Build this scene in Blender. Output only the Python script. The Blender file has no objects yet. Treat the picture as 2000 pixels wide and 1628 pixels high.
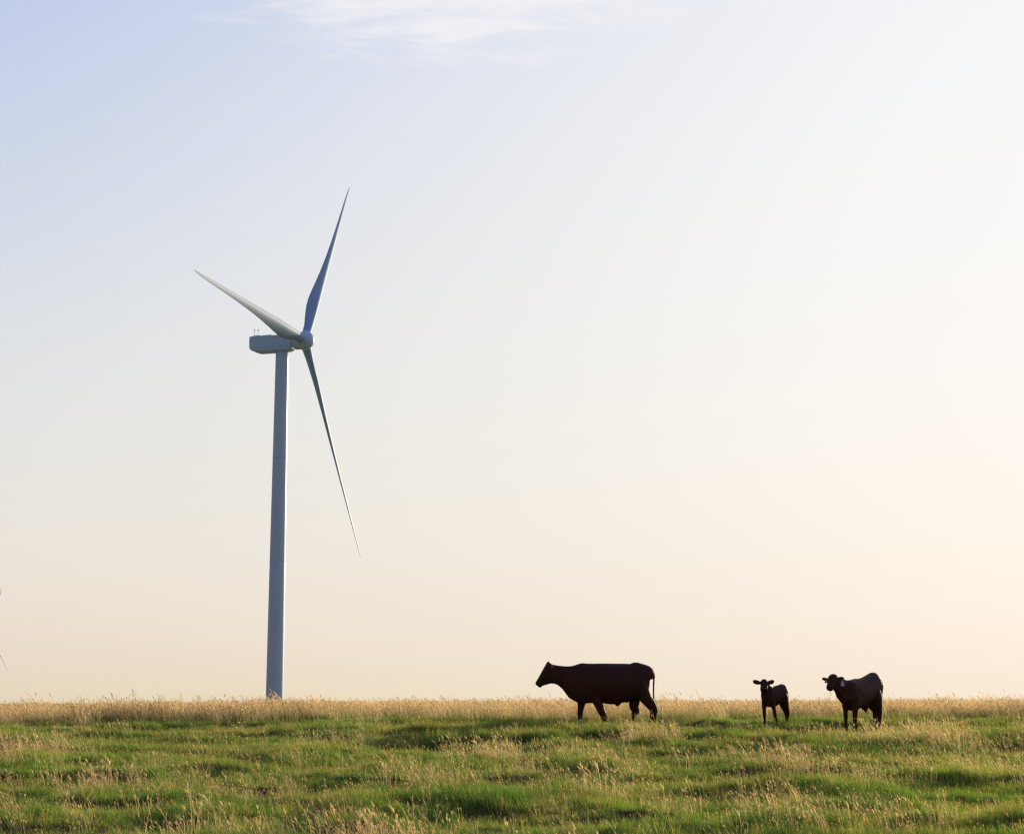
import bpy, bmesh, math, random
import numpy as np
from mathutils import Vector, Matrix

random.seed(7)
rng = np.random.default_rng(11)
sc = bpy.context.scene
COL = sc.collection
R = math.radians

# ------------------------------------------------------------------ camera
CAM_Z = 0.5                      # the crest the cattle stand on is z = 0
F_PX = 3400.0                    # focal length in pixels of a 2000 px wide frame
PITCH = math.atan((1372 - 814) / F_PX)
cam_data = bpy.data.cameras.new('camera')
cam_data.sensor_width = 36
cam_data.lens = 36 * F_PX / 2000
cam_data.clip_start = 0.5
cam_data.clip_end = 20000
cam = bpy.data.objects.new('camera', cam_data)
cam.location = (0, 0, CAM_Z)
cam.rotation_euler = (math.pi / 2 + PITCH, 0, 0)
COL.objects.link(cam)
sc.camera = cam

# ------------------------------------------------------------------ light
BACK_GAIN = .52
SUN_EL, SUN_AZ = 11.0, 31.0      # azimuth to the right of the view direction
world = bpy.data.worlds.new('World')
sc.world = world
world.use_nodes = True
wn, wl = world.node_tree.nodes, world.node_tree.links
wn.clear()
w_out = wn.new('ShaderNodeOutputWorld')
w_bg = wn.new('ShaderNodeBackground')
w_sky = wn.new('ShaderNodeTexSky')
w_sky.sky_type = 'NISHITA'
w_sky.sun_disc = False
w_sky.sun_elevation = R(SUN_EL)
w_sky.sun_rotation = R(SUN_AZ)
w_sky.altitude = 200
w_sky.air_density = 1.0
w_sky.dust_density = 1.6
w_sky.ozone_density = 2.0
w_bg.inputs['Strength'].default_value = 0.15


def wmath(op, a, b=None, clamp=False):
    n = wn.new('ShaderNodeMath'); n.operation = op; n.use_clamp = clamp
    for i, v in enumerate((a, b)):
        if v is None: continue
        if isinstance(v, (int, float)): n.inputs[i].default_value = v
        else: wl.new(v, n.inputs[i])
    return n.outputs[0]


# the sky by direction: physical sky, brighter in the forward scatter round the sun, rolled off to a
# pale haze, warmer close to the horizon, with a thin sheet of cirrus
w_tc = wn.new('ShaderNodeTexCoord')
w_dir = w_tc.outputs['Generated']
w_sep = wn.new('ShaderNodeSeparateXYZ'); wl.new(w_dir, w_sep.inputs[0])
w_dot = wn.new('ShaderNodeVectorMath'); w_dot.operation = 'DOT_PRODUCT'
wl.new(w_dir, w_dot.inputs[0])
w_dot.inputs[1].default_value = (math.sin(R(SUN_AZ)) * math.cos(R(SUN_EL)), math.cos(R(SUN_AZ)) * math.cos(R(SUN_EL)), math.sin(R(SUN_EL)))


def wrange(v, a, b, c, d):
    n = wn.new('ShaderNodeMapRange'); n.interpolation_type = 'SMOOTHSTEP'
    wl.new(v, n.inputs[0])
    for i, q in enumerate((a, b, c, d)): n.inputs[i + 1].default_value = q
    return n.outputs[0]


def wcomb(r, g, b):
    n = wn.new('ShaderNodeCombineXYZ')
    for i, v in enumerate((r, g, b)):
        if isinstance(v, (int, float)): n.inputs[i].default_value = v
        else: wl.new(v, n.inputs[i])
    return n.outputs[0]


gain = wrange(w_dot.outputs['Value'], -.3, .62, BACK_GAIN, 1.0)
w_rgb = wn.new('ShaderNodeSeparateColor'); wl.new(w_sky.outputs[0], w_rgb.inputs[0])
elev = wmath('MAXIMUM', w_sep.outputs[2], 0.0)
lowhaze = wmath('EXPONENT', wmath('MULTIPLY', elev, -1 / .08))
midhaze = wmath('EXPONENT', wmath('MULTIPLY', elev, -1 / .30))
glow = wmath('POWER', wmath('MAXIMUM', w_dot.outputs['Value'], 0.0), 8.0)
chans = []
for i, (k, w0, w1, w2, w3, w4) in enumerate(((5.75, -.3101, .9977, -.1387, .2262, .2541), (5.75, -.9107, 1.6845, -.1752, .1810, .0902), (4.5, .7408, .1281, -.1923, .1652, -.1413))):
    v = wmath('SUBTRACT', 1.0, wmath('EXPONENT', wmath('MULTIPLY', w_rgb.outputs[i], -k * .15)))
    v = wmath('ADD', wmath('ADD', wmath('MULTIPLY', v, w1), w0), wmath('ADD', wmath('MULTIPLY', lowhaze, w2), wmath('MULTIPLY', glow, w3)))
    v = wmath('ADD', v, wmath('MULTIPLY', midhaze, w4))
    v = wmath('MAXIMUM', v, (.18, .26, .40)[i])
    if i == 1: v = wmath('MAXIMUM', v, wmath('MULTIPLY', red, .862))
    if i == 0: red = v
    chans.append(wmath('MULTIPLY', v, gain))
# cirrus: streaky noise on a high flat sheet (direction divided by its height)
inv = wmath('DIVIDE', 1.0, wmath('MAXIMUM', w_sep.outputs[2], .05))
cu = wmath('MULTIPLY', w_sep.outputs[0], inv); cv = wmath('MULTIPLY', w_sep.outputs[1], inv)
cn = wn.new('ShaderNodeTexNoise'); cn.inputs['Scale'].default_value = 7.0; cn.inputs['Detail'].default_value = 7; cn.inputs['Roughness'].default_value = .62
cn.inputs['Distortion'].default_value = .25
wl.new(wcomb(wmath('MULTIPLY', cu, .9), wmath('MULTIPLY', cv, 1.6), 3.0), cn.inputs['Vector'])
cn2 = wn.new('ShaderNodeTexNoise'); cn2.inputs['Scale'].default_value = 1.6; cn2.inputs['Detail'].default_value = 2
wl.new(wcomb(cu, cv, 8.0), cn2.inputs['Vector'])
ex = wmath('MULTIPLY', wmath('SUBTRACT', cu, -.10), 1 / .32); ey = wmath('MULTIPLY', wmath('SUBTRACT', cv, 2.37), 1 / .25)
rad = wmath('SQRT', wmath('ADD', wmath('MULTIPLY', ex, ex), wmath('MULTIPLY', ey, ey)))
edge = wmath('ADD', rad, wmath('MULTIPLY', wmath('SUBTRACT', cn.outputs[0], .5), -1.6))
cl = wmath('MULTIPLY', wrange(edge, 1.15, .35, 0, 1), wrange(cn.outputs[0], .30, .70, .25, 1.0))
cl = wmath('MULTIPLY', cl, .78)
cw = []
for v, t in zip(chans, (.93, .915, .92)):
    cw.append(wmath('ADD', v, wmath('MULTIPLY', wmath('SUBTRACT', t, v), cl)))
w_fin = wn.new('ShaderNodeVectorMath'); w_fin.operation = 'SCALE'; w_fin.inputs['Scale'].default_value = 1 / .15
wl.new(wcomb(*cw), w_fin.inputs[0])
wl.new(w_fin.outputs[0], w_bg.inputs['Color'])
wl.new(w_bg.outputs[0], w_out.inputs['Surface'])

sun_data = bpy.data.lights.new('sun', 'SUN')
sun_data.energy = 5.0
sun_data.angle = R(0.5)
sun_data.color = (1.0, 0.86, 0.64)
sun = bpy.data.objects.new('sun', sun_data)
sd = Vector((math.sin(R(SUN_AZ)) * math.cos(R(SUN_EL)), math.cos(R(SUN_AZ)) * math.cos(R(SUN_EL)), math.sin(R(SUN_EL))))
sun.rotation_euler = sd.to_track_quat('Z', 'Y').to_euler()
sun.location = (30, 60, 40)
COL.objects.link(sun)

sc.view_settings.view_transform = 'Standard'
sc.view_settings.look = 'None'
sc.view_settings.gamma = 1
sc.view_settings.exposure = 0.0
sc.cycles.pixel_filter_type = 'BLACKMAN_HARRIS'
sc.cycles.filter_width = 1.35
sc.cycles.max_bounces = 8
sc.cycles.transparent_max_bounces = 4


# ------------------------------------------------------------------ helpers
def tag(o, label=None, cat=None, group=None, kind=None):
    if label: o['label'] = label
    if cat: o['category'] = cat
    if group: o['group'] = group
    if kind: o['kind'] = kind
    return o


def obj(name, mesh, mat=None, parent=None):
    o = bpy.data.objects.new(name, mesh)
    COL.objects.link(o)
    if mat: mesh.materials.append(mat)
    if parent: o.parent = parent
    return o


def pymesh(name, V, F, smooth=True):
    m = bpy.data.meshes.new(name)
    m.from_pydata([tuple(v) for v in V], [], F)
    if smooth: m.polygons.foreach_set('use_smooth', [True] * len(m.polygons))
    m.update()
    return m


def npmesh(name, V, quads, tris=None):
    """fast mesh from numpy arrays"""
    m = bpy.data.meshes.new(name)
    nq = len(quads); nt = 0 if tris is None else len(tris)
    m.vertices.add(len(V)); m.vertices.foreach_set('co', np.asarray(V, np.float32).ravel())
    loops = quads.ravel() if nt == 0 else np.concatenate([quads.ravel(), tris.ravel()])
    m.loops.add(len(loops)); m.loops.foreach_set('vertex_index', loops.astype(np.int32))
    m.polygons.add(nq + nt)
    st = np.concatenate([np.arange(nq) * 4, nq * 4 + np.arange(nt) * 3]).astype(np.int32)
    m.polygons.foreach_set('loop_start', st)
    m.update(calc_edges=True)
    m.validate()
    return m


def mat_new(name):
    m = bpy.data.materials.new(name); m.use_nodes = True
    nt = m.node_tree
    return m, nt, nt.nodes['Principled BSDF']


def N(nt, typ, **kw):
    n = nt.nodes.new(typ)
    for k, v in kw.items():
        if k.startswith('i_'): n.inputs[k[2:].replace('_', ' ')].default_value = v
        else: setattr(n, k, v)
    return n


def mth(nt, op, a, b=None, clamp=False):
    n = nt.nodes.new('ShaderNodeMath'); n.operation = op; n.use_clamp = clamp
    for i, v in enumerate((a, b)):
        if v is None: continue
        if isinstance(v, (int, float)): n.inputs[i].default_value = v
        else: nt.links.new(v, n.inputs[i])
    return n.outputs[0]


def mixc(nt, fac, a, b):
    n = nt.nodes.new('ShaderNodeMix'); n.data_type = 'RGBA'
    for i, v in ((0, fac), (6, a), (7, b)):
        if isinstance(v, tuple): n.inputs[i].default_value = (*v, 1)
        elif isinstance(v, (int, float)): n.inputs[i].default_value = v
        else: nt.links.new(v, n.inputs[i])
    return n.outputs[2]


# ------------------------------------------------------------------ terrain
def vnoise(x, y, seed):
    xi = np.floor(x).astype(np.int64); yi = np.floor(y).astype(np.int64)
    fx = x - xi; fy = y - yi
    fx = fx * fx * fx * (fx * (fx * 6 - 15) + 10); fy = fy * fy * fy * (fy * (fy * 6 - 15) + 10)

    def h(a, b):
        n = (a * 374761393 + b * 668265263 + seed * 1442695041) & 0xffffffff
        n = ((n ^ (n >> 13)) * 1274126177) & 0xffffffff
        n = (n ^ (n >> 16)) & 0xffff
        return n / 32768.0 - 1.0
    a = h(xi, yi); b = h(xi + 1, yi); c = h(xi, yi + 1); d = h(xi + 1, yi + 1)
    return (a + (b - a) * fx) + ((c + (d - c) * fx) - (a + (b - a) * fx)) * fy


def sst(a, b, t):
    t = np.clip((t - a) / (b - a), 0, 1)
    return t * t * (3 - 2 * t)


PY = np.array([-60, 0, 10, 15, 21, 26, 31, 36, 40, 42, 43.6, 45, 47, 52, 70, 200, 7000])
PZ = np.array([-3.4, -1.9, -1.62, -1.40, -1.10, -.86, -.63, -.42, -.24, -.14, -.02, .045, .06, .06, .05, -.05, -3.0])


def crest_shift(x):
    return 0.8 * vnoise(x / 9.0 + 3.3, x * 0 + .5, 5) + 0.35 * vnoise(x / 2.6, x * 0 + .5, 6)


def hummock(x, y):
    wx = x + .7 * vnoise(x / 1.7, y / 1.7, 31); wy = y + .6 * vnoise(x / 1.9, y / 1.6, 32)
    n1 = vnoise(wx / 1.7, wy / 1.35, 1)
    n2 = vnoise(wx / .72, wy / .60, 2)
    n3 = vnoise(x / 5.5, y / 3.1, 3)
    b = sst(-.35, .35, n1) * 2 - 1            # flat tops with steep little banks
    return .085 * b * (.6 + .4 * n3) + .070 * n2 + .065 * n3


def ground_z(x, y):
    x = np.asarray(x, float); y = np.asarray(y, float)
    ys = y + crest_shift(x) * sst(30, 42, y) * (1 - sst(46, 60, y))
    z = np.interp(ys, PY, PZ)
    side = -.13 * sst(-4, -15, x) * sst(38, 46, y) * (1 - sst(150, 400, y))
    amp = (1 - .62 * sst(42.5, 46, ys)) * (1 - sst(70, 140, y))
    calm = np.zeros_like(z)
    for cx, cy, r in ((2.05, 44, 1.8), (5.0, 42.4, .7), (8.2, 41.6, 1.0)):
        calm = np.maximum(calm, np.exp(-((x - cx) ** 2 + (y - cy) ** 2) / r ** 2))
    return z + side + hummock(x, y) * amp * (1 - .85 * calm)


def trampled(x, y):
    z = np.zeros_like(x)
    for cx, cy, rx, ry in ((2.05, 43.3, 1.9, 1.1), (5.0, 41.7, .75, 1.1), (8.25, 40.8, 1.1, 1.4)):
        z = np.maximum(z, np.exp(-((x - cx) / rx) ** 2 - ((y - cy) / ry) ** 2))
    return z


def grid_axis(parts):
    out = []
    for a, b, s in parts: out += list(np.arange(a, b, s))
    return np.array(out + [parts[-1][1]])


gx = np.concatenate([-np.geomspace(24, 6000, 34)[::-1], np.arange(-23.8, 23.9, .2), np.geomspace(24, 6000, 34)])
gy = grid_axis([(-60, 10, 5), (10, 50, .14), (50, 70, .5), (70, 140, 3), (140, 600, 25), (600, 7000, 300)])
GX, GY = np.meshgrid(gx, gy)
GZ = ground_z(GX, GY)
nx, ny = len(gx), len(gy)
idx = np.arange(nx * ny).reshape(ny, nx)
quads = np.stack([idx[:-1, :-1], idx[:-1, 1:], idx[1:, 1:], idx[1:, :-1]], -1).reshape(-1, 4)
gm = npmesh('ground', np.stack([GX, GY, GZ], -1).reshape(-1, 3), quads)
gm.polygons.foreach_set('use_smooth', [True] * len(gm.polygons))
m, nt, b = mat_new('soil_and_thatch')
geo = N(nt, 'ShaderNodeNewGeometry')
n1 = N(nt, 'ShaderNodeTexNoise', i_Scale=.8, i_Detail=5.0); nt.links.new(geo.outputs['Position'], n1.inputs['Vector'])
n2 = N(nt, 'ShaderNodeTexNoise', i_Scale=26.0, i_Detail=3.0); nt.links.new(geo.outputs['Position'], n2.inputs['Vector'])
sep = N(nt, 'ShaderNodeSeparateXYZ'); nt.links.new(geo.outputs['Position'], sep.inputs[0])
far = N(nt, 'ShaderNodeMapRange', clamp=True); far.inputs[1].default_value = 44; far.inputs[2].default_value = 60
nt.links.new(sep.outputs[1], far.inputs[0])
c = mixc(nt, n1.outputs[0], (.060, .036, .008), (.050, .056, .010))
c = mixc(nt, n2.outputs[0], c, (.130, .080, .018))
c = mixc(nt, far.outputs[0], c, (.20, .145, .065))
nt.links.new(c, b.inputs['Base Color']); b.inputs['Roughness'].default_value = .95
b.inputs['Specular IOR Level'].default_value = .1
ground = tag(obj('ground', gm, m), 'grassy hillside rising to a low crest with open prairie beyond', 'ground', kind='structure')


# ------------------------------------------------------------------ grass
def grass_material(name, cols, transl, noise_scale, patch, rise=.25):
    """cols: base, tip (living) and dry colour. 'tone' = blade's own dryness, 'hgt' = height on the blade."""
    m = bpy.data.materials.new(name); m.use_nodes = True
    nt = m.node_tree; nt.nodes.clear()
    out = nt.nodes.new('ShaderNodeOutputMaterial')
    geo = N(nt, 'ShaderNodeNewGeometry')
    a_h = N(nt, 'ShaderNodeAttribute', attribute_name='hgt'); a_t = N(nt, 'ShaderNodeAttribute', attribute_name='tone')
    oi = N(nt, 'ShaderNodeObjectInfo')
    mp = N(nt, 'ShaderNodeMapping'); mp.inputs['Scale'].default_value = (1, .6, 0)
    nt.links.new(geo.outputs['Position'], mp.inputs['Vector'])
    nz = N(nt, 'ShaderNodeTexNoise', i_Scale=noise_scale, i_Detail=3.0, i_Roughness=.6); nt.links.new(mp.outputs[0], nz.inputs['Vector'])
    nz2 = N(nt, 'ShaderNodeTexNoise', i_Scale=noise_scale * .35, i_Detail=1.0); nt.links.new(mp.outputs[0], nz2.inputs['Vector'])
    pt = mth(nt, 'ADD', mth(nt, 'MULTIPLY', mth(nt, 'SUBTRACT', nz.outputs[0], .5), patch), mth(nt, 'MULTIPLY', mth(nt, 'SUBTRACT', oi.outputs['Random'], .5), .45))
    dry = mth(nt, 'ADD', mth(nt, 'ADD', a_t.outputs['Fac'], pt), mth(nt, 'MULTIPLY', a_h.outputs['Fac'], rise), clamp=True)
    hue = mth(nt, 'MULTIPLY', mth(nt, 'SUBTRACT', nz2.outputs[0], .3), 2.0, clamp=True)
    green = mixc(nt, hue, cols[0], cols[1])
    c = mixc(nt, dry, green, cols[2])
    br = mth(nt, 'ADD', mth(nt, 'MULTIPLY', oi.outputs['Random'], .75), .52)
    hs = nt.nodes.new('ShaderNodeHueSaturation'); nt.links.new(c, hs.inputs['Color']); nt.links.new(br, hs.inputs['Value'])
    d = N(nt, 'ShaderNodeBsdfDiffuse'); t = N(nt, 'ShaderNodeBsdfTranslucent'); g = N(nt, 'ShaderNodeBsdfGlossy'); g.inputs['Roughness'].default_value = .45
    for s in (d, t): nt.links.new(hs.outputs[0], s.inputs['Color'])
    g.inputs['Color'].default_value = (.5, .5, .45, 1)
    mx = N(nt, 'ShaderNodeMixShader'); mx.inputs[0].default_value = transl
    nt.links.new(d.outputs[0], mx.inputs[1]); nt.links.new(t.outputs[0], mx.inputs[2])
    m2 = N(nt, 'ShaderNodeMixShader'); m2.inputs[0].default_value = .07
    nt.links.new(mx.outputs[0], m2.inputs[1]); nt.links.new(g.outputs[0], m2.inputs[2])
    nt.links.new(m2.outputs[0], out.inputs['Surface'])
    return m


def tuft(name, n, rad, h0, h1, w, lean, wind, tone_rng, head=0.0, dry_stalk=0.0, segs=4, seed=0, leafy=1.0):
    """one clump of blades; a share of them are thin stalks ending in a seed head"""
    r = np.random.default_rng(seed)
    V, Q, H, T = [], [], [], []

    def strip(p0, d, hgt, wid, bend, tone, segs, taper=True, ang=None, h_at=(0, 1)):
        ang = r.uniform(0, math.pi) if ang is None else ang
        sx, sy = math.cos(ang), math.sin(ang)
        base = len(V)
        for k in range(segs + 1):
            t = k / segs
            x = p0[0] + d[0] * t * hgt + (bend[0] + wind) * hgt * t * t
            y = p0[1] + d[1] * t * hgt + bend[1] * hgt * t * t
            droop = .28 * (math.hypot(bend[0] + wind, bend[1])) * t * t
            z = p0[2] + hgt * (t - droop)
            ww = wid * (1 - t * .92 if taper else 1 - .35 * t) * .5
            V.append((x - sx * ww, y - sy * ww, z)); V.append((x + sx * ww, y + sy * ww, z))
            hh = h_at[0] + (h_at[1] - h_at[0]) * t
            H.extend((hh, hh)); T.extend((tone, tone))
            if k: Q.append((base + 2 * k - 2, base + 2 * k - 1, base + 2 * k + 1, base + 2 * k))
        return x, y, z
    for _ in range(n):
        a = r.uniform(0, 2 * math.pi); q = rad * math.sqrt(r.uniform(0, 1))
        p = (q * math.cos(a), q * math.sin(a), -.02)
        hgt = r.uniform(h0, h1) * (1 - .35 * (q / rad) ** 2)
        out = lean * (q / rad) * r.uniform(.4, 1.2)
        d = (out * math.cos(a) + r.normal(0, .10), out * math.sin(a) + r.normal(0, .10))
        bend = (r.normal(0, .22), r.normal(0, .22))
        tone = r.uniform(*tone_rng)
        if r.uniform() < head:
            tone = tone + dry_stalk
            wid = w * .55
            tx, ty, tz = strip(p, d, hgt * 1.15, wid, (bend[0] * .5, bend[1] * .5), tone, segs, taper=False)
            # seed head: a few short spikelets fanned along the top of the stalk
            L = hgt * r.uniform(.13, .24)
            dx, dy = d[0] + (bend[0] + 2 * wind), d[1] + bend[1]
            for s in range(4):
                f = s / 4
                strip((tx - dx * L * .5 * (1 - f), ty - dy * L * .5 * (1 - f), tz - L * .55 * (1 - f)), (dx + r.normal(0, .35), dy + r.normal(0, .35)), L * (.8 - .3 * f), w * 1.7,
                      (r.normal(0, .3), r.normal(0, .3)), min(tone + .25, 1.3), 2, h_at=(.9, 1))
        else:
            strip(p, d, hgt, w * r.uniform(.7, 1.2) * leafy, bend, tone, segs)
    me = npmesh(name, np.array(V), np.array(Q))
    for nm, arr in (('hgt', H), ('tone', T)):
        at = me.attributes.new(nm, 'FLOAT', 'POINT'); at.data.foreach_set('value', np.array(arr, np.float32))
    return me


def scatter(name, tufts, mat, P, scl, rotz, lean_n, label, cat):
    """one object: points carrying scale and rotation, a tuft instanced on each by geometry nodes"""
    pm = bpy.data.meshes.new(name)
    pm.vertices.add(len(P)); pm.vertices.foreach_set('co', P.astype(np.float32).ravel())
    a = pm.attributes.new('scl', 'FLOAT_VECTOR', 'POINT'); a.data.foreach_set('vector', scl.astype(np.float32).ravel())
    rot = np.stack([rng.normal(0, lean_n, len(P)), rng.normal(0, lean_n, len(P)), rotz], -1)
    a = pm.attributes.new('rot', 'FLOAT_VECTOR', 'POINT'); a.data.foreach_set('vector', rot.astype(np.float32).ravel())
    a = pm.attributes.new('pick', 'INT', 'POINT'); a.data.foreach_set('value', rng.integers(0, len(tufts), len(P)).astype(np.int32))
    pm.update()
    o = obj(name, pm, mat)
    kit = bpy.data.collections.new(name + '_tufts')
    for i, me in enumerate(tufts):
        me.materials.append(mat)
        kit.objects.link(bpy.data.objects.new('%s_tuft_%02d' % (name, i), me))
    ng = bpy.data.node_groups.new(name + '_growth', 'GeometryNodeTree')
    ng.interface.new_socket('Geometry', in_out='INPUT', socket_type='NodeSocketGeometry')
    ng.interface.new_socket('Geometry', in_out='OUTPUT', socket_type='NodeSocketGeometry')
    nn, ll = ng.nodes, ng.links
    gi = nn.new('NodeGroupInput'); go = nn.new('NodeGroupOutput')
    ci = nn.new('GeometryNodeCollectionInfo'); ci.inputs['Collection'].default_value = kit
    ci.inputs['Separate Children'].default_value = True; ci.inputs['Reset Children'].default_value = True
    iop = nn.new('GeometryNodeInstanceOnPoints'); iop.inputs['Pick Instance'].default_value = True

    def named(nm, dt):
        q = nn.new('GeometryNodeInputNamedAttribute'); q.data_type = dt; q.inputs['Name'].default_value = nm
        return q.outputs['Attribute']
    ll.new(gi.outputs[0], iop.inputs['Points']); ll.new(ci.outputs[0], iop.inputs['Instance'])
    ll.new(named('pick', 'INT'), iop.inputs['Instance Index'])
    e2r = nn.new('FunctionNodeEulerToRotation'); ll.new(named('rot', 'FLOAT_VECTOR'), e2r.inputs[0])
    ll.new(e2r.outputs[0], iop.inputs['Rotation']); ll.new(named('scl', 'FLOAT_VECTOR'), iop.inputs['Scale'])
    ll.new(iop.outputs[0], go.inputs[0])
    md = o.modifiers.new('growth', 'NODES'); md.node_group = ng
    tag(o, label, cat, kind='stuff')
    return o


def wedge(n, y0, y1, half=.36, pad=1.5):
    """random points uniform per square metre in a wedge in front of the camera"""
    w0, w1 = half * y0 + pad, half * y1 + pad
    y = y0 + (y1 - y0) * rng.uniform(0, 1, n * 2)
    keep = rng.uniform(0, 1, n * 2) < (half * y + pad) / w1
    y = y[keep][:n]
    x = rng.uniform(-1, 1, len(y)) * (half * y + pad)
    return x, y


def area(y0, y1, half=.36, pad=1.5):
    return (half * (y0 + y1) + 2 * pad) * (y1 - y0)


WIND = -.22
mat_green = grass_material('green_blades', ((.060, .215, .012), (.220, .440, .020), (.72, .49, .12)), .66, .55, 1.45)
mat_dry = grass_material('dry_blades', ((.34, .38, .04), (.52, .39, .08), (.95, .69, .28)), .55, .5, .6)
mat_meadow = grass_material('meadow_blades', ((.22, .31, .03), (.36, .35, .05), (.93, .67, .29)), .60, .30, .9, .62)

# short green turf over the near slope and the crest
x, y = wedge(int(area(15, 51) * 66), 15, 51)
cs = y + crest_shift(x)
dens = 1 - sst(44.2, 50.0, cs + .9 * vnoise(x / .9, y / .9, 41) + 1.6 * vnoise(x / 3.1, y / 3, 44))
keep = rng.uniform(0, 1, len(x)) < dens
x, y = x[keep], y[keep]
hz = hummock(x, y)
pz = vnoise(x / 1.7, y / 1.3, 17)
s = (.72 + .30 * sst(-.5, .6, pz) + .25 * sst(-.02, .12, hz)) * rng.uniform(.75, 1.25, len(x))
s *= (1 - .30 * sst(41, 44, cs[keep])) * (1 - .5 * trampled(x, y))
s *= 1 + .35 * sst(44.5, 47, cs[keep])
P = np.stack([x, y, ground_z(x, y)], -1)
tg = [tuft('green_tuft', 46, .13, .07, .21, .0062, .35, WIND * .6, (-.38, .34), head=.03, dry_stalk=.6, seed=i) for i in range(9)]
scatter('green_grass', tg, mat_green, P, np.stack([s, s, s * rng.uniform(.8, 1.2, len(s))], -1), rng.normal(0, .5, len(x)), .10,
        'short green grass covering the near slope up to the crest', 'grass')

# dry stalks standing in patches on the slope
x, y = wedge(int(area(15, 45.5) * 24), 15, 45.5)
pm_ = vnoise(x / 1.9, y / 2.2, 61) + .6 * vnoise(x / .7, y / .8, 62) + .45 * vnoise(x / 6, y / 5, 63)
dens = .07 + .85 * sst(.25, 1.05, pm_)
dens *= (1 - .55 * sst(38, 43, y + crest_shift(x))) * (1 - .8 * trampled(x, y))
clump = np.zeros_like(x)
for cx, cy, rx, ry in ((1.45, 26, .5, .9), (3.3, 21.8, .6, .7), (-9.2, 33, .9, 1.6), (-3.4, 21.5, .9, .5), (-1.6, 21.2, .7, .5), (2.9, 38, .8, 1.4), (8.4, 36, 2.0, 1.6), (-6.6, 27.5, 1.0, 1.0), (4.9, 31, 1.2, .8), (-.2, 33, 1.3, .7), (2.2, 23.5, .35, .5), (5.2, 22.5, .5, .5)):
    clump = np.maximum(clump, np.exp(-((x - cx) / rx) ** 2 - ((y - cy) / ry) ** 2))
dens = np.maximum(dens * .46, clump) * (1 - .85 * trampled(x, y))
keep = rng.uniform(0, 1, len(x)) < dens
x, y, clump = x[keep], y[keep], clump[keep]
P = np.stack([x, y, ground_z(x, y)], -1)
td = [tuft('dry_tuft', 12, .11, .16, .38, .0052, .30, WIND, (.25, 1.0), head=.55, dry_stalk=.25, seed=50 + i) for i in range(9)]
s = rng.uniform(.60, 1.25, len(x)) * (1 + .45 * clump)
scatter('dry_grass', td, mat_dry, P, np.stack([s, s, s], -1), rng.normal(0, .45, len(x)), .08,
        'straw coloured grass stalks with seed heads standing among the green turf', 'grass')

# the tall pale meadow beyond the crest
px, py, ps = [], [], []
for y0, y1, dn in ((44, 60, 27), (60, 85, 11), (85, 140, 3.0), (140, 300, .55)):
    x, y = wedge(int(area(y0, y1, .37, 3) * dn), y0, y1, .37, 3)
    px.append(x); py.append(y); ps.append(np.full(len(x), 1.0 if y0 < 80 else 1.25 if y0 < 130 else 1.6))
x = np.concatenate(px); y = np.concatenate(py); s0 = np.concatenate(ps)
cs = y + crest_shift(x)
keep = rng.uniform(0, 1, len(x)) < (.06 + .94 * sst(44.6, 49.5, cs + .6 * vnoise(x / 1.1, y / 1.1, 43) + 1.5 * vnoise(x / 3.3, y / 3, 45))) * (1 - .35 * sst(.1, .7, vnoise(x / 2.7, y / 2.4, 46)))
x, y, s0 = x[keep], y[keep], s0[keep]
hm = .98 + .15 * vnoise(x / 5, y / 5, 71) + .12 * vnoise(x / 1.3, y / 1.3, 72)
hm *= 1.06
s = rng.uniform(.80, 1.10, len(x)) * hm * np.where(rng.uniform(0, 1, len(x)) < .07, rng.uniform(1.1, 1.35, len(x)), 1.0)
P = np.stack([x, y, ground_z(x, y)], -1)
tm = [tuft('meadow_tuft', 30, .20, .26, .50, .0066, .16, WIND * .8, (-.35, .55), head=.45, dry_stalk=.3, seed=90 + i) for i in range(9)]
scatter('meadow_grass', tm, mat_meadow, P, np.stack([s * s0, s * s0, s], -1), rng.normal(0, .5, len(x)), .06,
        'tall pale seeding grass of the meadow along the horizon', 'grass')


# ------------------------------------------------------------------ wind turbines
def paint(name, base, rough=.45, dirt=.06):
    m, nt, b = mat_new(name)
    geo = N(nt, 'ShaderNodeTexCoord')
    nz = N(nt, 'ShaderNodeTexNoise', i_Scale=.9, i_Detail=4.0); nt.links.new(geo.outputs['Object'], nz.inputs['Vector'])
    mp = N(nt, 'ShaderNodeMapping'); mp.inputs['Scale'].default_value = (2.5, 2.5, .12); nt.links.new(geo.outputs['Object'], mp.inputs['Vector'])
    n2 = N(nt, 'ShaderNodeTexNoise', i_Scale=1.2, i_Detail=3.0); nt.links.new(mp.outputs[0], n2.inputs['Vector'])
    f = mth(nt, 'MULTIPLY', mth(nt, 'ADD', nz.outputs[0], n2.outputs[0]), .5, clamp=True)
    c = mixc(nt, f, tuple(v * (1 - dirt * 2) for v in base), tuple(min(1, v * (1 + dirt)) for v in base))
    nt.links.new(c, b.inputs['Base Color']); b.inputs['Roughness'].default_value = rough
    b.inputs['Specular IOR Level'].default_value = .3
    return m


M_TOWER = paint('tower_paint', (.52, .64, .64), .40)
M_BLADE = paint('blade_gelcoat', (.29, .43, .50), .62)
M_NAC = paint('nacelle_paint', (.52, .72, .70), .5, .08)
M_SEAM, _nt, _b = mat_new('joint_grey'); _b.inputs['Base Color'].default_value = (.36, .46, .49, 1); _b.inputs['Roughness'].default_value = .6
M_DARK, _nt, _b = mat_new('dark_seal'); _b.inputs['Base Color'].default_value = (.04, .045, .05, 1); _b.inputs['Roughness'].default_value = .7


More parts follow.
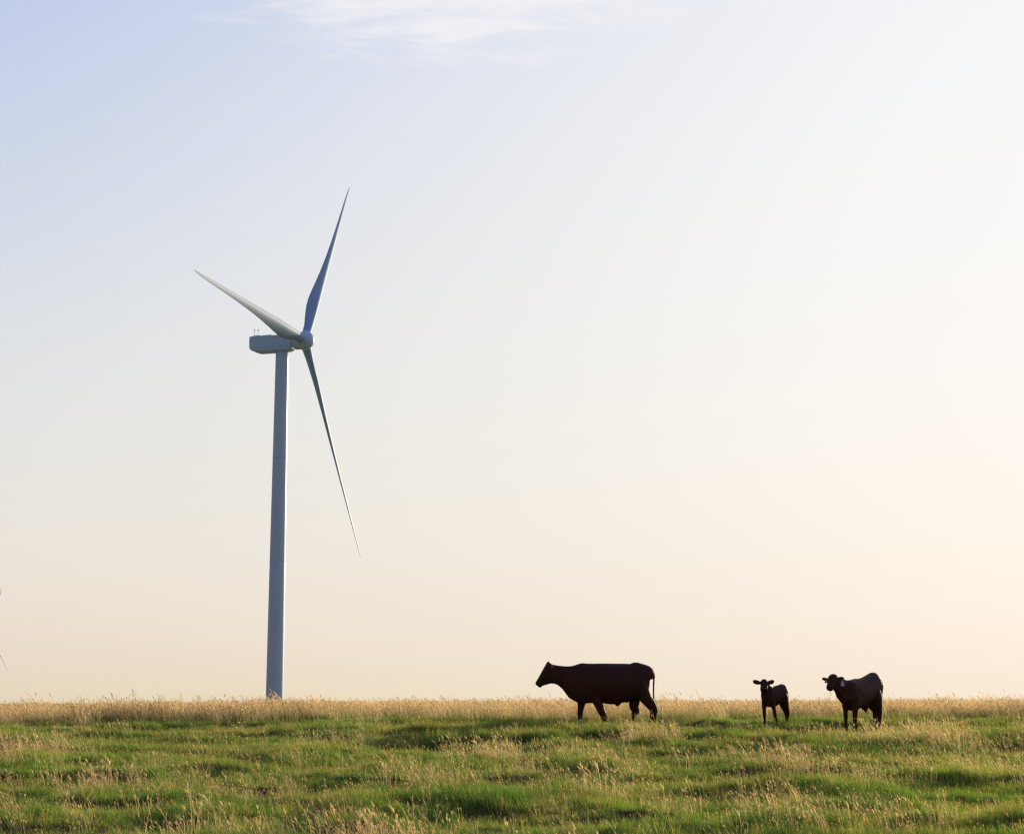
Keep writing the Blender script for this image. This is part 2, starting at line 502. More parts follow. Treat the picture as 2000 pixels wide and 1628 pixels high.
def lathe(profile, seg=48, axis='Z', caps=True):
    V, F = [], []
    for (r, h) in profile:
        for k in range(seg):
            a = 2 * math.pi * k / seg
            if axis == 'Z': V.append((r * math.cos(a), r * math.sin(a), h))
            else: V.append((h, r * math.cos(a), r * math.sin(a)))
    n = len(profile)
    for i in range(n - 1):
        for k in range(seg):
            k2 = (k + 1) % seg
            F.append((i * seg + k, i * seg + k2, (i + 1) * seg + k2, (i + 1) * seg + k))
    if caps:
        F.append(tuple(range(seg))[::-1]); F.append(tuple((n - 1) * seg + k for k in range(seg)))
    return V, F


def blade_mesh(Rt):
    """span along +Z, chord in the XY plane: X = tangential, Y = rotor axis (upwind)"""
    st = [0.018, .03, .05, .08, .11, .14, .18, .22, .27, .33, .4, .5, .6, .7, .8, .88, .94, .975, .992, 1.0]
    ch = [1.9, 1.9, 1.92, 2.0, 2.25, 2.55, 2.85, 2.92, 2.78, 2.5, 2.15, 1.72, 1.4, 1.14, .92, .76, .58, .42, .25, .05]
    tc = [1, 1, .97, .82, .64, .52, .44, .39, .35, .32, .30, .27, .24, .21, .17, .16, .16, .16, .16, .2]
    tw = [26, 26, 26, 26, 26, 25, 23, 21, 17, 13, 10, 7, 5, 3.5, 2.5, 2, 1, 0, 0, 0]
    V, F = [], []
    nseg = 28
    for i, s in enumerate(st):
        r = s * Rt; c = ch[i] * (1 if i < 4 else 1.06); t = tc[i] * c; be = R(tw[i] + 1.5)
        circ = max(0, min(1, (t / c - .45) / .5))
        le = .95 + (.30 * c - .95) * min(1, s / .9) if s > .03 else .95   # straight leading edge
        le = min(le, .5 * c) if c < 2.0 else min(le, .95)
        pre = -.0 * s
        for k in range(nseg):
            a = 2 * math.pi * k / nseg
            u = (1 - math.cos(a)) / 2                     # 0 leading, 1 trailing
            foil = 5 * .5 * (.2969 * math.sqrt(u) - .126 * u - .3516 * u * u + .2843 * u ** 3 - .1015 * u ** 4) * 2
            ell = math.sqrt(max(0, u * (1 - u)))
            yy = (foil * (1 - circ) + ell * circ) * t * (1 if a < math.pi else -.85 + -.15 * circ)
            if circ == 0: yy += .03 * c * math.sin(math.pi * u)
            xx = le - u * c
            # rotate chord by twist: trailing side goes to -Y(downwind)
            V.append((-(xx * math.cos(be) - yy * math.sin(be)), xx * math.sin(be) + yy * math.cos(be), r))
        if i:
            for k in range(nseg):
                k2 = (k + 1) % nseg
                F.append(((i - 1) * nseg + k, (i - 1) * nseg + k2, i * nseg + k2, i * nseg + k))
    F.append(tuple(range(nseg))[::-1]); F.append(tuple((len(st) - 1) * nseg + k for k in range(nseg)))
    return pymesh('blade', V, F)


BLADE = blade_mesh(50.0)


def sm_box(name, x0, x1, y0, y1, z0, z1, bev):
    bm = bmesh.new(); bmesh.ops.create_cube(bm, size=1)
    for v in bm.verts: v.co = Vector((x0 + (v.co.x + .5) * (x1 - x0), y0 + (v.co.y + .5) * (y1 - y0), z0 + (v.co.z + .5) * (z1 - z0)))
    bmesh.ops.bevel(bm, geom=bm.edges[:], offset=bev, segments=3, affect='EDGES')
    me = bpy.data.meshes.new(name); bm.to_mesh(me); bm.free()
    return me


def turbine(hub, yaw, tilt, phase, label, base_z, far_away=False):
    n = Vector((math.sin(yaw) * math.cos(tilt), -math.cos(yaw) * math.cos(tilt), math.sin(tilt)))
    nh = Vector((n.x, n.y, 0)).normalized()
    OV = 5.15
    hub = Vector(hub)
    top = hub - n * OV; top.z = hub.z - n.z * OV
    t_top = top.z - 1.75
    root = bpy.data.objects.new('wind_turbine', None); COL.objects.link(root)
    root.location = (top.x, top.y, base_z)
    tag(root, label, 'wind turbine', 'wind turbines standing on the prairie')
    H = t_top - base_z
    # tower: slightly tapered tube with flange rings
    prof = []
    for i in range(41):
        t = i / 40; prof.append((1.80 - .47 * t ** 1.15, H * t))
    V, F = lathe(prof, 72)
    tw = obj('tower', pymesh('tower', V, F), M_TOWER, root)
    for frac in (.405, .695):
        rr = 1.80 - .47 * frac ** 1.15
        V, F = lathe([(rr + .004, H * frac - .05), (rr + .030, H * frac - .045), (rr + .030, H * frac + .045), (rr + .004, H * frac + .05)], 72)
        obj('flange', pymesh('flange', V, F, False), M_SEAM, tw)
    # door and steps at the foot, hidden by the meadow from here
    dm = sm_box('door', -.45, .45, -1.90, -1.74, .9, 3.0, .03); obj('door', dm, M_NAC, tw)
    # nacelle: side profile swept across its width, rounded edges
    q = n.to_track_quat('X', 'Z')
    nac_mat = Matrix.Translation(top - root.location) @ nh.to_track_quat('X', 'Z').to_matrix().to_4x4()
    prof = [(-6.95, 1.62), (-7.02, .6), (-6.98, -.75), (-6.6, -1.35), (-5.5, -1.72), (-1.6, -1.75), (1.3, -1.70), (2.5, -1.35), (2.8, -.3), (2.75, 1.2), (2.1, 1.70), (-2, 1.74)]
    bm = bmesh.new()
    vs = [[bm.verts.new((x, s * (1.7 if x < 2 else 1.12), z)) for x, z in prof] for s in (-1, 1)]
    bm.faces.new(vs[0]); bm.faces.new(vs[1][::-1])
    for i in range(len(prof)):
        j = (i + 1) % len(prof); bm.faces.new((vs[0][j], vs[0][i], vs[1][i], vs[1][j]))
    bmesh.ops.recalc_face_normals(bm, faces=bm.faces[:])
    bmesh.ops.bevel(bm, geom=[e for e in bm.edges if abs(e.verts[0].co.y) > 1 and e.verts[0].co.y == e.verts[1].co.y], offset=.22, segments=3, affect='EDGES')
    me = bpy.data.meshes.new('nacelle'); bm.to_mesh(me); bm.free()
    nac = obj('nacelle', me, M_NAC, root); nac.matrix_local = nac_mat
    for z in (1.22, -.95):
        obj('panel_seam', sm_box('panel_seam', -6.9, 2.1 if z < 0 else 1.9, -1.712, -1.68, z - .025, z + .025, .004), M_SEAM, nac)
    obj('panel_seam', sm_box('panel_seam', -5.43, -5.37, -1.712, -1.68, -.95, 1.22, .004), M_SEAM, nac)
    obj('cooler', sm_box('cooler', -6.3, -4.6, -1.2, 1.2, 1.60, 1.86, .06), M_NAC, nac)
    for x, h in ((-6.1, 1.55), (-5.25, 1.5)):
        V, F = lathe([(.035, 1.5), (.03, 1.7 + h)], 8)
        V2 = [(a + x, b_ - .9, c_) for a, b_, c_ in V]
        V3, F3 = lathe([(.02, 0), (.10, .05), (.10, .28), (.02, .33)], 8)
        k = len(V2); V2 += [(a + x, b_ - .9, c_ + 1.35 + h) for a, b_, c_ in V3]; F = F + [tuple(i + k for i in f) for f in F3]
        obj('sensor_mast', pymesh('sensor_mast', V2, F), M_DARK, nac)
    V, F = lathe([(1.42, -.55), (1.42, 0), (1.36, .02)], 48)
    yb = obj('yaw_bearing', pymesh('yaw_bearing', V, F), M_NAC, root); yb.location = (0, 0, H + .38)
    # rotor
    hub_mat = Matrix.Translation(hub - root.location) @ q.to_matrix().to_4x4()
    prof = [(.3, -2.28), (1.66, -2.26), (1.74, -2.1), (1.82, -1.0), (1.86, 0), (1.80, .75), (1.60, 1.35), (1.22, 1.75), (.70, 2.02), (.30, 2.11), (.02, 2.12)]
    V, F = lathe(prof, 56, 'X')
    sp = obj('spinner', pymesh('spinner', V, F), M_NAC, root); sp.matrix_local = hub_mat
    r = Vector((0, 0, 1)).cross(n).normalized(); u = n.cross(r)
    for k in range(3):
        a = phase + k * 2 * math.pi / 3
        span = (math.cos(a) * u + math.sin(a) * r + .03 * n).normalized()
        tan = (math.sin(a) * u - math.cos(a) * r)          # leading side of the chord
        M3 = Matrix((tan, n, span)).transposed()
        bl = obj('blade', BLADE if len(BLADE.materials) else BLADE, None, root)
        if not len(BLADE.materials): BLADE.materials.append(M_BLADE)
        bl.matrix_local = Matrix.Translation(hub - root.location) @ M3.to_4x4()
        V, F = lathe([(1.02, 1.50), (1.06, 1.55), (1.06, 1.92), (1.0, 1.97)], 40)
        cl = obj('root_collar', pymesh('root_collar', V, F), M_NAC, sp)
        cl.matrix_local = (q.to_matrix().to_4x4()).inverted() @ M3.to_4x4()
    return root


YAW, TILT = 1.2605949, .06733266
turbine((-43.72, 359.486, 75.86), YAW, TILT, 6.85772973, 'tall grey blue wind turbine with three blades standing behind the meadow', -.6)
turbine((-502.67, 1688.79, 65.836), YAW, TILT, -1.7102703, 'far wind turbine with only blade tips showing at the left edge of the photo', -2.0)


# ------------------------------------------------------------------ cattle
def hide_material(name, c0, c1):
    m, nt, b = mat_new(name)
    tc = N(nt, 'ShaderNodeTexCoord')
    nz = N(nt, 'ShaderNodeTexNoise', i_Scale=3.0, i_Detail=4.0); nt.links.new(tc.outputs['Object'], nz.inputs['Vector'])
    mp = N(nt, 'ShaderNodeMapping'); mp.inputs['Scale'].default_value = (60, 60, 14); nt.links.new(tc.outputs['Object'], mp.inputs['Vector'])
    hz_ = N(nt, 'ShaderNodeTexNoise', i_Scale=2.0, i_Detail=3.0); nt.links.new(mp.outputs[0], hz_.inputs['Vector'])
    c = mixc(nt, nz.outputs[0], c0, c1)
    nt.links.new(c, b.inputs['Base Color'])
    b.inputs['Roughness'].default_value = .62
    b.inputs['Specular IOR Level'].default_value = .12
    b.inputs['Sheen Weight'].default_value = .0; b.inputs['Sheen Roughness'].default_value = .4
    b.inputs['Sheen Tint'].default_value = (.6, .3, .2, 1)
    bp = N(nt, 'ShaderNodeBump'); bp.inputs['Strength'].default_value = .35; bp.inputs['Distance'].default_value = .01
    nt.links.new(hz_.outputs[0], bp.inputs['Height']); nt.links.new(bp.outputs[0], b.inputs['Normal'])
    return m


M_HIDE = hide_material('black_brown_hide', (.050, .0180, .0068), (.072, .026, .0090))
M_HAIR = hide_material('tail_hair', (.018, .009, .006), (.04, .018, .01))
M_TAG, _n, _b = mat_new('pale_tag_plastic'); _b.inputs['Base Color'].default_value = (.62, .62, .56, 1); _b.inputs['Roughness'].default_value = .4
M_TAGY, _n, _b = mat_new('yellow_tag_plastic'); _b.inputs['Base Color'].default_value = (.80, .50, .18, 1); _b.inputs['Roughness'].default_value = .4
try:
    _b.inputs['Transmission Weight'].default_value = .0
except Exception: pass
M_INK, _n, _b = mat_new('tag_ink'); _b.inputs['Base Color'].default_value = (.12, .13, .11, 1)
M_EYE, _n, _b = mat_new('wet_eye'); _b.inputs['Base Color'].default_value = (.01, .008, .006, 1); _b.inputs['Roughness'].default_value = .05

M_NOSE, _n, _b = mat_new('dark_nose'); _b.inputs['Base Color'].default_value = (.05, .03, .025, 1); _b.inputs['Roughness'].default_value = .5


class Body:
    """closed lofts that are fused into one continuous skin"""
    def __init__(self): self.V, self.F = [], []

    def ring_loft(self, rings):
        n = len(rings[0]); base = len(self.V)
        for rg in rings: self.V += [tuple(p) for p in rg]
        for i in range(len(rings) - 1):
            for k in range(n):
                k2 = (k + 1) % n
                self.F.append((base + i * n + k, base + i * n + k2, base + (i + 1) * n + k2, base + (i + 1) * n + k))
        self.F.append(tuple(base + k for k in range(n))[::-1])
        self.F.append(tuple(base + (len(rings) - 1) * n + k for k in range(n)))

    def slices(self, st, L, ex=2.3, y0=0.0, nar=.22):
        """vertical cross-sections: (x, top, bottom, half width) in the animal's own frame"""
        rings = []
        for s in st:
            x, t, b_, w = s[:4]; yc = s[4] if len(s) > 4 else y0
            rg = []
            for k in range(28):
                a = 2 * math.pi * k / 28
                ca, sa = math.cos(a), math.sin(a)
                yy = math.copysign(abs(ca) ** (2 / ex), ca) * w
                zz = math.copysign(abs(sa) ** (2 / ex), sa)
                # the barrel is widest below mid height
                wid = 1.0 - nar * max(0, zz)
                rg.append(L(x, yc + yy * wid, (t + b_) / 2 + zz * (t - b_) / 2))
            rings.append(rg)
        self.ring_loft(rings)

    def tube(self, pts, radii, flat=None, ref=(0, 1, 0), n=20):
        """round or flattened tube through world points; radii (r) or (ra, rb)"""
        P = [Vector(p) for p in pts]
        # densify with Catmull-Rom
        Q, Rr = [], []
        for i in range(len(P) - 1):
            p0 = P[max(i - 1, 0)]; p1 = P[i]; p2 = P[i + 1]; p3 = P[min(i + 2, len(P) - 1)]
            for k in range(4):
                t = k / 4
                Q.append(.5 * ((2 * p1) + (p2 - p0) * t + (2 * p0 - 5 * p1 + 4 * p2 - p3) * t * t + (3 * p1 - p0 - 3 * p2 + p3) * t ** 3))
                ra, rb = [np.array(v if isinstance(v, tuple) else (v, v)) for v in (radii[i], radii[i + 1])]
                tt = t * t * (3 - 2 * t); Rr.append(ra * (1 - tt) + rb * tt)
        Q.append(P[-1]); v = radii[-1]; Rr.append(np.array(v if isinstance(v, tuple) else (v, v)))
        rings = []; ref = Vector(ref)
        for i, q in enumerate(Q):
            t = (Q[min(i + 1, len(Q) - 1)] - Q[max(i - 1, 0)]).normalized()
            s = (ref - t * ref.dot(t)).normalized(); w = t.cross(s)
            rings.append([q + s * (Rr[i][0] * math.cos(2 * math.pi * k / n)) + w * (Rr[i][1] * math.sin(2 * math.pi * k / n)) for k in range(n)])
        self.ring_loft(rings)

    def skin(self, name, voxel, parent, mat, smooth=9):
        bm = bmesh.new()
        vv = [bm.verts.new(v) for v in self.V]
        for f in self.F: bm.faces.new([vv[i] for i in f])
        # each loft is a shell of its own: make every shell's normals point outwards
        bmesh.ops.recalc_face_normals(bm, faces=bm.faces[:])
        me = bpy.data.meshes.new(name); bm.to_mesh(me); bm.free()
        o = obj(name, me, None, parent)
        md = o.modifiers.new('r', 'REMESH'); md.mode = 'VOXEL'; md.voxel_size = voxel; md.use_smooth_shade = True
        md2 = o.modifiers.new('s', 'SMOOTH'); md2.iterations = smooth; md2.factor = .5
        dg = bpy.context.evaluated_depsgraph_get()
        new = bpy.data.meshes.new_from_object(o.evaluated_get(dg))
        o.modifiers.clear(); o.data = new; new.name = name
        new.materials.clear(); new.materials.append(mat)
        new.polygons.foreach_set('use_smooth', [True] * len(new.polygons))
        return o


def animal_root(name, x, y, label, cat, group=None):
    e = bpy.data.objects.new(name, None); COL.objects.link(e)
    e.location = (x, y, float(ground_z(np.array([x]), np.array([y]))[0]))
    tag(e, label, cat, group)
    return e


def flat_tag(parent, c, w, h, mat, face=(0, -1, 0), ink=True, label=None):
    """ear tag: shield-shaped plate with a narrow neck, hanging from the ear"""
    out = [(-.5, -.5), (.5, -.5), (.5, .05), (.22, .28), (.10, .62), (-.10, .62), (-.22, .28), (-.5, .05)]
    bm = bmesh.new(); t = .0025
    for s in (-1, 1):
        vs = [bm.verts.new((px_ * w, s * t, pz_ * h)) for px_, pz_ in out]
        bm.faces.new(vs if s < 0 else vs[::-1])
    v = bm.verts[:] if False else list(bm.verts); n = len(out)
    for i in range(n):
        j = (i + 1) % n; bm.faces.new((v[i], v[i + n], v[j + n], v[j]))
    bmesh.ops.recalc_face_normals(bm, faces=bm.faces[:])
    me = bpy.data.meshes.new('ear_tag'); bm.to_mesh(me); bm.free()
    o = obj('ear_tag', me, mat, parent); o.location = c
    if label: o['label'] = label
    if ink:
        k = obj('tag_mark', sm_box('tag_mark', -w * .16, w * .10, -t - .0012, -t - .0002, -h * .30, h * .05, .0003), M_INK, o)
    return o


def leg(B, L, pts, radii):
    B.tube([L(*p) for p in pts], radii, ref=(0, 1, 0))


# --- the big cow walking left; side view, 1/515 m per unit of the tracing
cow = animal_root('cow', 0, 44.0, 'big dark cow walking left in profile across the crest, long tail hanging straight down', 'cow', 'dark brown cattle on the crest')
S = 1 / 515.0
cow.location.x = (1020 + 950 / 6.6667 - 1000) / (F_PX / 44 / math.cos(PITCH))


def c2(px_, py_): return ((px_ - 950) * S, (1000 - py_) * S)


def LI(x, y, z): return (x, y, z)


B = Body()
st = [(1722, 345, 420, .05), (1712, 320, 428, .09), (1690, 296, 425, .15), (1655, 268, 450, .20), (1632, 258, 640, .235), (1600, 247, 680, .26), (1540, 230, 705, .29), (1500, 219, 702, .30), (1455, 218, 702, .32), (1425, 227, 704, .34), (1400, 237, 705, .35),
      (1330, 233, 725, .38), (1250, 233, 752, .41), (1150, 232, 754, .41), (1050, 231, 740, .39), (950, 233, 734, .35), (860, 233, 740, .31), (780, 227, 747, .27),
      (730, 240, 738, .24), (690, 254, 715, .215), (650, 264, 695, .20), (610, 267, 668, .18), (570, 267, 615, .16), (530, 264, 560, .145), (480, 259, 515, .13), (430, 250, 492, .12), (390, 241, 490, .125)]
B.slices([(c2(a, 0)[0], c2(0, t)[1], c2(0, b_)[1], w) for a, t, b_, w in st], LI)
st = [(430, 262, 480, .08), (400, 246, 488, .115), (368, 221, 492, .10), (347, 206, 499, .09), (330, 222, 504, .11), (318, 241, 507, .12), (290, 288, 514, .11), (272, 320, 519, .10), (258, 346, 534, .092), (244, 371, 543, .086), (222, 410, 533, .080),
      (197, 452, 512, .07), (186, 470, 500, .055), (181, 480, 492, .03)]
B.slices([(c2(a, 0)[0], c2(0, t)[1], c2(0, b_)[1], w) for a, t, b_, w in st], LI, ex=2.1)


def lp(lst, y, yk=None): return [(c2(a, b_)[0], y, c2(a, b_)[1]) for a, b_ in lst]


def lr(ws): return [(w * S / 2 * 1.0, w * S / 2) for w in ws]


# far front leg straight down, near front leg pushing back
leg(B, LI, lp([(800, 600), (780, 720), (768, 800), (760, 850), (757, 920), (752, 975), (742, 1010)], .16), lr([130, 112, 84, 76, 62, 66, 76]))
leg(B, LI, lp([(930, 560), (965, 690), (1000, 780), (1022, 835), (1052, 900), (1068, 960), (1062, 1008)], -.17), lr([150, 128, 106, 96, 84, 72, 80]))
# hind legs
leg(B, LI, lp([(1470, 560), (1462, 690), (1455, 780), (1478, 838), (1445, 895), (1412, 955), (1398, 1005)], .17), lr([170, 150, 126, 98, 74, 66, 76]))
leg(B, LI, lp([(1525, 470), (1572, 640), (1648, 742), (1690, 815), (1688, 880), (1684, 950), (1672, 1008)], -.17), lr([180, 165, 136, 112, 96, 76, 84]))
# poll, ears
B.tube([LI(*c2(352, 250)[:1], 0, c2(352, 250)[1]), (c2(344, 0)[0], 0, c2(0, 206)[1])], [.055, .022])
for s in (-1, 1):
    bx_, bz_ = c2(372, 262)
    B.tube([(bx_, s * .09, bz_), (bx_ + .03, s * .16, bz_ + .00), (bx_ + .055, s * .23, bz_ - .03), (bx_ + .06, s * .275, bz_ - .055)], [(.03, .022), (.058, .02), (.05, .018), (.015, .01)], ref=(1, 0, .3))
# udder / navel fold
ux, uz = c2(1235, 735)
B.tube([(ux - .02, 0, uz + .12), (ux, 0, uz), (ux + .0, 0, uz - .045), (ux, 0, uz - .082)], [.17, .10, .055, .03])
B.tube([(ux + .2, 0, uz + .15), (ux + .3, 0, uz + .05)], [.15, .08])
# tail rooted on the rump
B.tube([(c2(1640, 0)[0], 0, c2(0, 290)[1]), (c2(1690, 0)[0], 0, c2(0, 320)[1]), (c2(1706, 0)[0], -.01, c2(0, 400)[1]), (c2(1702, 0)[0], -.02, c2(0, 520)[1]), (c2(1699, 0)[0], -.04, c2(0, 620)[1]), (c2(1699, 0)[0], -.05, c2(0, 700)[1])],
       [.038, .034, .027, .023, .022, .022])
body = B.skin('body', .011, cow, M_HIDE)
# tail switch: a tapering bundle of hair strands
def switch(parent, p, length, spread, n=60, lean=(0, 0)):
    V, F = [], []
    r = random.Random(3)
    for i in range(n):
        a = r.uniform(0, 6.283); q = r.uniform(0, spread)
        e = (p[0] + lean[0] + q * math.cos(a) * 1.0, p[1] + lean[1] + q * math.sin(a) * .8, p[2] - length * r.uniform(.55, 1))
        pts = []
        for k in range(5):
            t = k / 4; bulge = math.sin(math.pi * min(t * 1.2, 1)) * .6
            pts.append((p[0] + (e[0] - p[0]) * t + math.cos(a) * q * bulge, p[1] + (e[1] - p[1]) * t + math.sin(a) * q * bulge, p[2] + (e[2] - p[2]) * t))
        base = len(V); ca, sa = math.cos(a), math.sin(a)
        for k, pt in enumerate(pts):
            w = .006 * (1 - k / 4.6)
            for j in range(3):
                b_ = j * 2.094; V.append((pt[0] + w * math.cos(b_), pt[1] + w * math.sin(b_), pt[2]))
            if k:
                for j in range(3):
                    j2 = (j + 1) % 3; F.append((base + (k - 1) * 3 + j, base + (k - 1) * 3 + j2, base + k * 3 + j2, base + k * 3 + j))
    return obj('tail_switch', pymesh('tail_switch', V, F), M_HAIR, parent)


switch(cow, (c2(1700, 0)[0], -.05, c2(0, 690)[1]), .34, .05, n=90, lean=(.045, 0))
ex_, ez_ = c2(302, 338)
for s in (-1, 1):
    bm = bmesh.new(); bmesh.ops.create_uvsphere(bm, u_segments=12, v_segments=8, radius=.020)
    me = bpy.data.meshes.new('eye'); bm.to_mesh(me); bm.free()
    obj('eye', me, M_EYE, cow).location = (ex_ + .01, s * .094, ez_)
bx_, bz_ = c2(394, 262)
flat_tag(cow, (bx_, -.262, bz_ - .035), .022, .045, M_TAGY, ink=False)


def frame(psi):
    c_, s_ = math.cos(psi), math.sin(psi)
    return lambda x, y, z: (x * c_ - y * s_, x * s_ + y * c_, z)


def head(B, poll, muzzle, w, side):
    """a tapering head from poll to muzzle; side = unit vector across the face"""
    poll, muzzle, side = Vector(poll), Vector(muzzle), Vector(side)
    ts = [-.12, 0, .15, .32, .5, .68, .84, .95, 1.02]
    wa = [.55, .85, 1.0, .98, .82, .68, .66, .62, .35]
    wb = [.6, .95, 1.12, 1.15, 1.0, .80, .72, .62, .35]
    d = muzzle - poll
    B.tube([poll + d * t for t in ts], [(w * a, w * b_) for a, b_ in zip(wa, wb)], ref=side)


# --- the small calf facing the camera
calf = animal_root('calf', 0, 42.2, 'smallest calf standing between the big cow and the tagged calf, both ears spread', 'calf', 'dark brown cattle on the crest')
calf.scale = (.99,) * 3
calf.location.x = (1452.5 + 750 / 13.57 - 1000) / (F_PX / 42.6 / math.cos(PITCH))
K = 1 / 1086.0
L = frame(R(42))
B = Body()
B.slices([(-.43, .90, .68, .06), (-.38, .97, .60, .10), (-.27, 1.005, .51, .135), (-.12, .995, .495, .145), (.04, 1.005, .525, .145), (.17, 1.03, .585, .14), (.28, 1.055, .63, .135), (.36, 1.045, .66, .125), (.42, 1.0, .68, .10), (.455, .93, .76, .05)], L)
# far front (left in the picture), near front trailing with bent knee
leg(B, L, [(-.24, .04, .80), (-.27, .07, .68), (-.28, .085, .55), (-.275, .09, .42), (-.275, .09, .33), (-.27, .09, .20), (-.27, .09, .09), (-.285, .09, .0)], [.06, .075, .06, .044, .044, .030, .036, .042])
leg(B, L, [(-.18, -.04, .80), (-.19, -.07, .68), (-.16, -.085, .56), (-.13, -.09, .45), (-.115, -.09, .34), (-.06, -.09, .20), (-.02, -.09, .10), (-.01, -.09, .0)], [.06, .078, .064, .048, .046, .032, .038, .042])
leg(B, L, [(.24, -.04, .88), (.27, -.065, .74), (.30, -.08, .60), (.36, -.08, .46), (.40, -.08, .36), (.375, -.08, .22), (.36, -.08, .10), (.33, -.08, .0)], [.08, .11, .09, .062, .048, .034, .038, .042])
leg(B, L, [(.26, .03, .88), (.33, .06, .74), (.38, .08, .60), (.46, .08, .46), (.515, .08, .37), (.53, .08, .22), (.54, .08, .10), (.53, .08, .0)], [.08, .10, .08, .058, .046, .033, .038, .042])
hp = Vector((-.31, -.46, 1.10)); hm_ = Vector((-.30, -.64, .91))
B.tube([L(-.20, 0, .88), L(-.33, 0, .92), (-.28, -.34, .99), hp + Vector((0, .05, -.04))], [(.14, .17), (.12, .155), (.095, .125), (.08, .085)], ref=(1, 0, 0))
head(B, hp, hm_, .096, (1, 0, 0))
B.tube([(-.27, -.42, 1.03), (-.225, -.32, 1.0), L(-.16, 0, .94)], [.075, .090, .095])
B.tube([hp + Vector((0, 0, -.03)), hp + Vector((0, .0, .035))], [(.075, .05), (.035, .03)], ref=(1, 0, 0))
for s, tipx in ((-1, -.562), (1, -.062)):
    bx_ = -.31 + s * .075
    B.tube([(bx_, -.45, 1.07), (bx_ + (tipx - bx_) * .4, -.44, 1.08), (bx_ + (tipx - bx_) * .75, -.43, 1.10), (tipx, -.42, 1.13)], [(.034, .026), (.054, .022), (.056, .02), (.022, .014)], ref=(0, 0, 1))
B.tube([L(.40, 0, .97), L(.455, -.01, .93), L(.475, -.02, .84), L(.48, -.03, .74), L(.475, -.03, .66)], [.03, .024, .018, .016, .014])
B.skin('body', .0085, calf, M_HIDE)
switch(calf, L(.478, -.03, .68), .20, .022, 30)
for s in (-1, 1):
    bm = bmesh.new(); bmesh.ops.create_uvsphere(bm, u_segments=12, v_segments=8, radius=.014)
    me = bpy.data.meshes.new('eye'); bm.to_mesh(me); bm.free()
    obj('eye', me, M_EYE, calf).location = (-.305 + s * .072, -.575, 1.02)
bm = bmesh.new(); bmesh.ops.create_uvsphere(bm, u_segments=12, v_segments=8, radius=.035)
for v in bm.verts: v.co.z *= .6; v.co.y *= .5
me = bpy.data.meshes.new('nose'); bm.to_mesh(me); bm.free()
obj('nose', me, M_NOSE, calf).location = (-.30, -.695, .93)

# --- the half-grown tagged calf on the right
bull = animal_root('calf', 0, 41.5, 'half grown calf at the right with a pale ear tag, head turned towards the viewer', 'calf', 'dark brown cattle on the crest')
bull.location.x = (1585 + 1200 / 12.52 - 1000) / (F_PX / 41.7 / math.cos(PITCH))
L = frame(R(50))
B = Body()
B.slices([(-.79, .98, .78, .08), (-.74, 1.06, .64, .14), (-.64, 1.13, .52, .185), (-.50, 1.19, .465, .21), (-.32, 1.215, .49, .225), (-.12, 1.22, .555, .23), (.04, 1.242, .60, .225), (.18, 1.278, .625, .22),
          (.28, 1.305, .66, .22), (.38, 1.335, .70, .215), (.49, 1.368, .74, .215), (.60, 1.375, .76, .21), (.68, 1.355, .78, .20), (.74, 1.28, .84, .175), (.78, 1.15, .92, .11)], L, nar=.30)
B.tube([L(.64, 0, 1.20), L(.66, 0, 1.0), L(.65, 0, .80), L(.64, 0, .62)], [(.17, .13), (.19, .15), (.17, .13), (.10, .07)], ref=(.77, -.64, 0))
leg(B, L, [(-.50, .07, .90), (-.54, .11, .76), (-.565, .125, .60), (-.57, .13, .46), (-.57, .13, .36), (-.565, .13, .22), (-.565, .13, .10), (-.58, .13, .0)], [.09, .115, .085, .056, .053, .038, .045, .054])
leg(B, L, [(-.50, -.07, .90), (-.53, -.11, .76), (-.56, -.125, .62), (-.59, -.13, .46), (-.605, -.13, .34), (-.61, -.13, .20), (-.615, -.13, .09), (-.63, -.13, .0)], [.09, .12, .095, .068, .058, .042, .047, .054])
leg(B, L, [(.42, -.07, 1.06), (.45, -.10, .80), (.50, -.12, .60), (.58, -.12, .46), (.59, -.12, .28), (.575, -.12, .12), (.555, -.12, .0)], [.13, .165, .125, .075, .050, .050, .056])
leg(B, L, [(.46, .06, 1.06), (.57, .10, .80), (.67, .11, .60), (.78, .10, .47), (.78, .10, .28), (.77, .10, .12), (.75, .10, .0)], [.13, .15, .11, .068, .048, .048, .056])
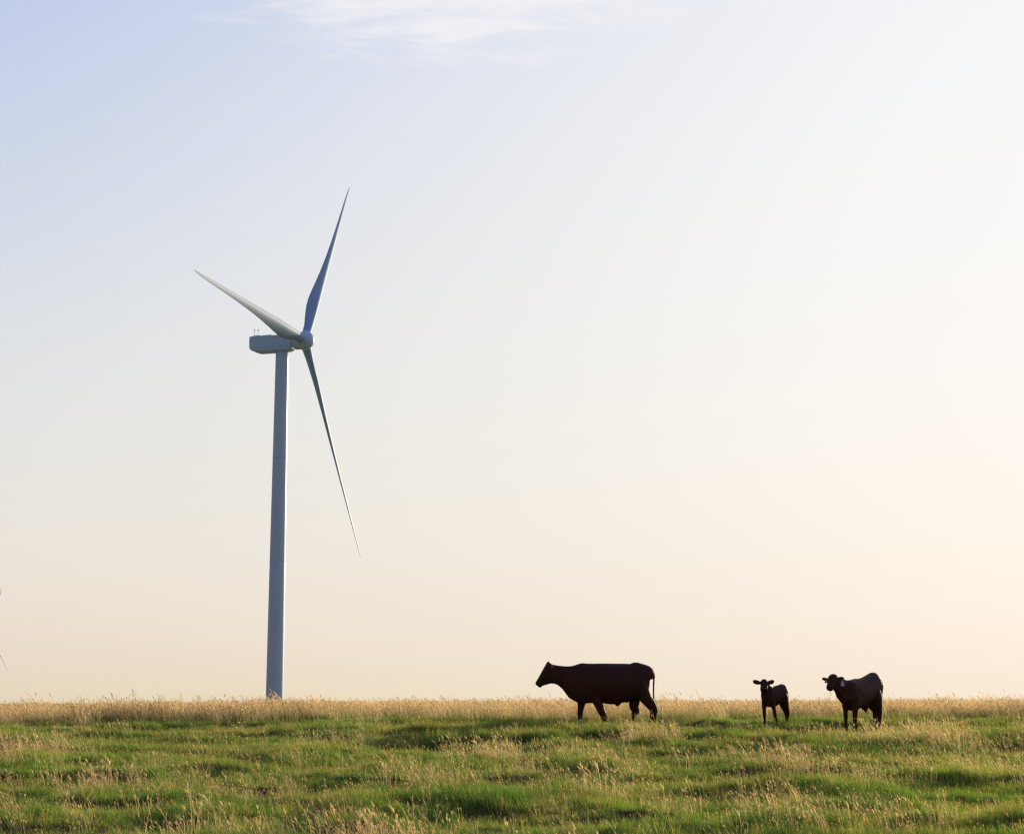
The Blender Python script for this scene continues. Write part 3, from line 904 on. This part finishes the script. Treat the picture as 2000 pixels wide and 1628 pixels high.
# sheath
B.tube([L(.06, 0, .66), L(.12, 0, .55), L(.15, 0, .49), L(.155, 0, .435)], [(.14, .14), (.09, .095), (.045, .048), (.016, .018)], ref=(1, 0, 0))
hp = Vector((-.755, -.64, 1.225)); hm_ = Vector((-.925, -.87, .965))
fd = (hm_ - hp).normalized(); side = Vector((.80, -.42, .10)); side = (side - fd * side.dot(fd)).normalized()
B.tube([L(-.42, 0, .92), L(-.60, 0, .94), (-.54, -.52, 1.00), (-.68, -.60, 1.10), hp + Vector((.02, .03, -.05))], [(.22, .26), (.19, .25), (.16, .21), (.13, .16), (.10, .11)], ref=(.8, -.6, 0))
head(B, hp, hm_, .132, side)
B.tube([hp + Vector((0, 0, -.05)), hp + Vector((-.005, 0, .075))], [(.10, .07), (.045, .04)], ref=side)
# dewlap
B.tube([hp + fd * .24 + Vector((.09, .06, -.06)), Vector((-.68, -.64, .94)), Vector((-.60, -.58, .84)), L(-.74, 0, .70)], [.06, .09, .12, .13])
# ears: one out to the left, one back to the right
e1 = hp + side * -.09 + Vector((0, .02, -.035))
B.tube([e1, Vector((-.92, -.58, 1.185)), Vector((-.99, -.55, 1.205)), Vector((-1.03, -.54, 1.200))], [(.035, .022), (.045, .018), (.042, .016), (.014, .01)], ref=(0, 0, 1))
e2 = hp + side * .09 + Vector((0, .02, -.03))
B.tube([e2, Vector((-.635, -.68, 1.215)), Vector((-.58, -.72, 1.215)), Vector((-.545, -.72, 1.19))], [(.035, .025), (.042, .02), (.04, .018), (.014, .01)], ref=(0, 0, 1))
B.tube([L(.69, 0, 1.29), L(.745, 0, 1.20), L(.755, 0, 1.05), L(.75, -.01, .88), L(.76, -.02, .74)], [.035, .032, .024, .020, .018])
B.skin('body', .010, bull, M_HIDE)
switch(bull, L(.758, -.02, .76), .26, .035, 50, lean=(.02, 0))
for s in (-1, 1):
    bm = bmesh.new(); bmesh.ops.create_uvsphere(bm, u_segments=12, v_segments=8, radius=.019)
    me = bpy.data.meshes.new('eye'); bm.to_mesh(me); bm.free()
    up_ = side.cross(fd)
    obj('eye', me, M_EYE, bull).location = hp + fd * .15 + side * (s * .098) + up_ * 0.0
flat_tag(bull, (-.600, -.80, 1.095), .080, .115, M_TAG, label='pale grey ear tag hanging from the near ear')
flat_tag(bull, (-.945, -.61, 1.145), .065, .075, M_TAGY, ink=False, label='yellow orange ear tag glowing under the far ear')
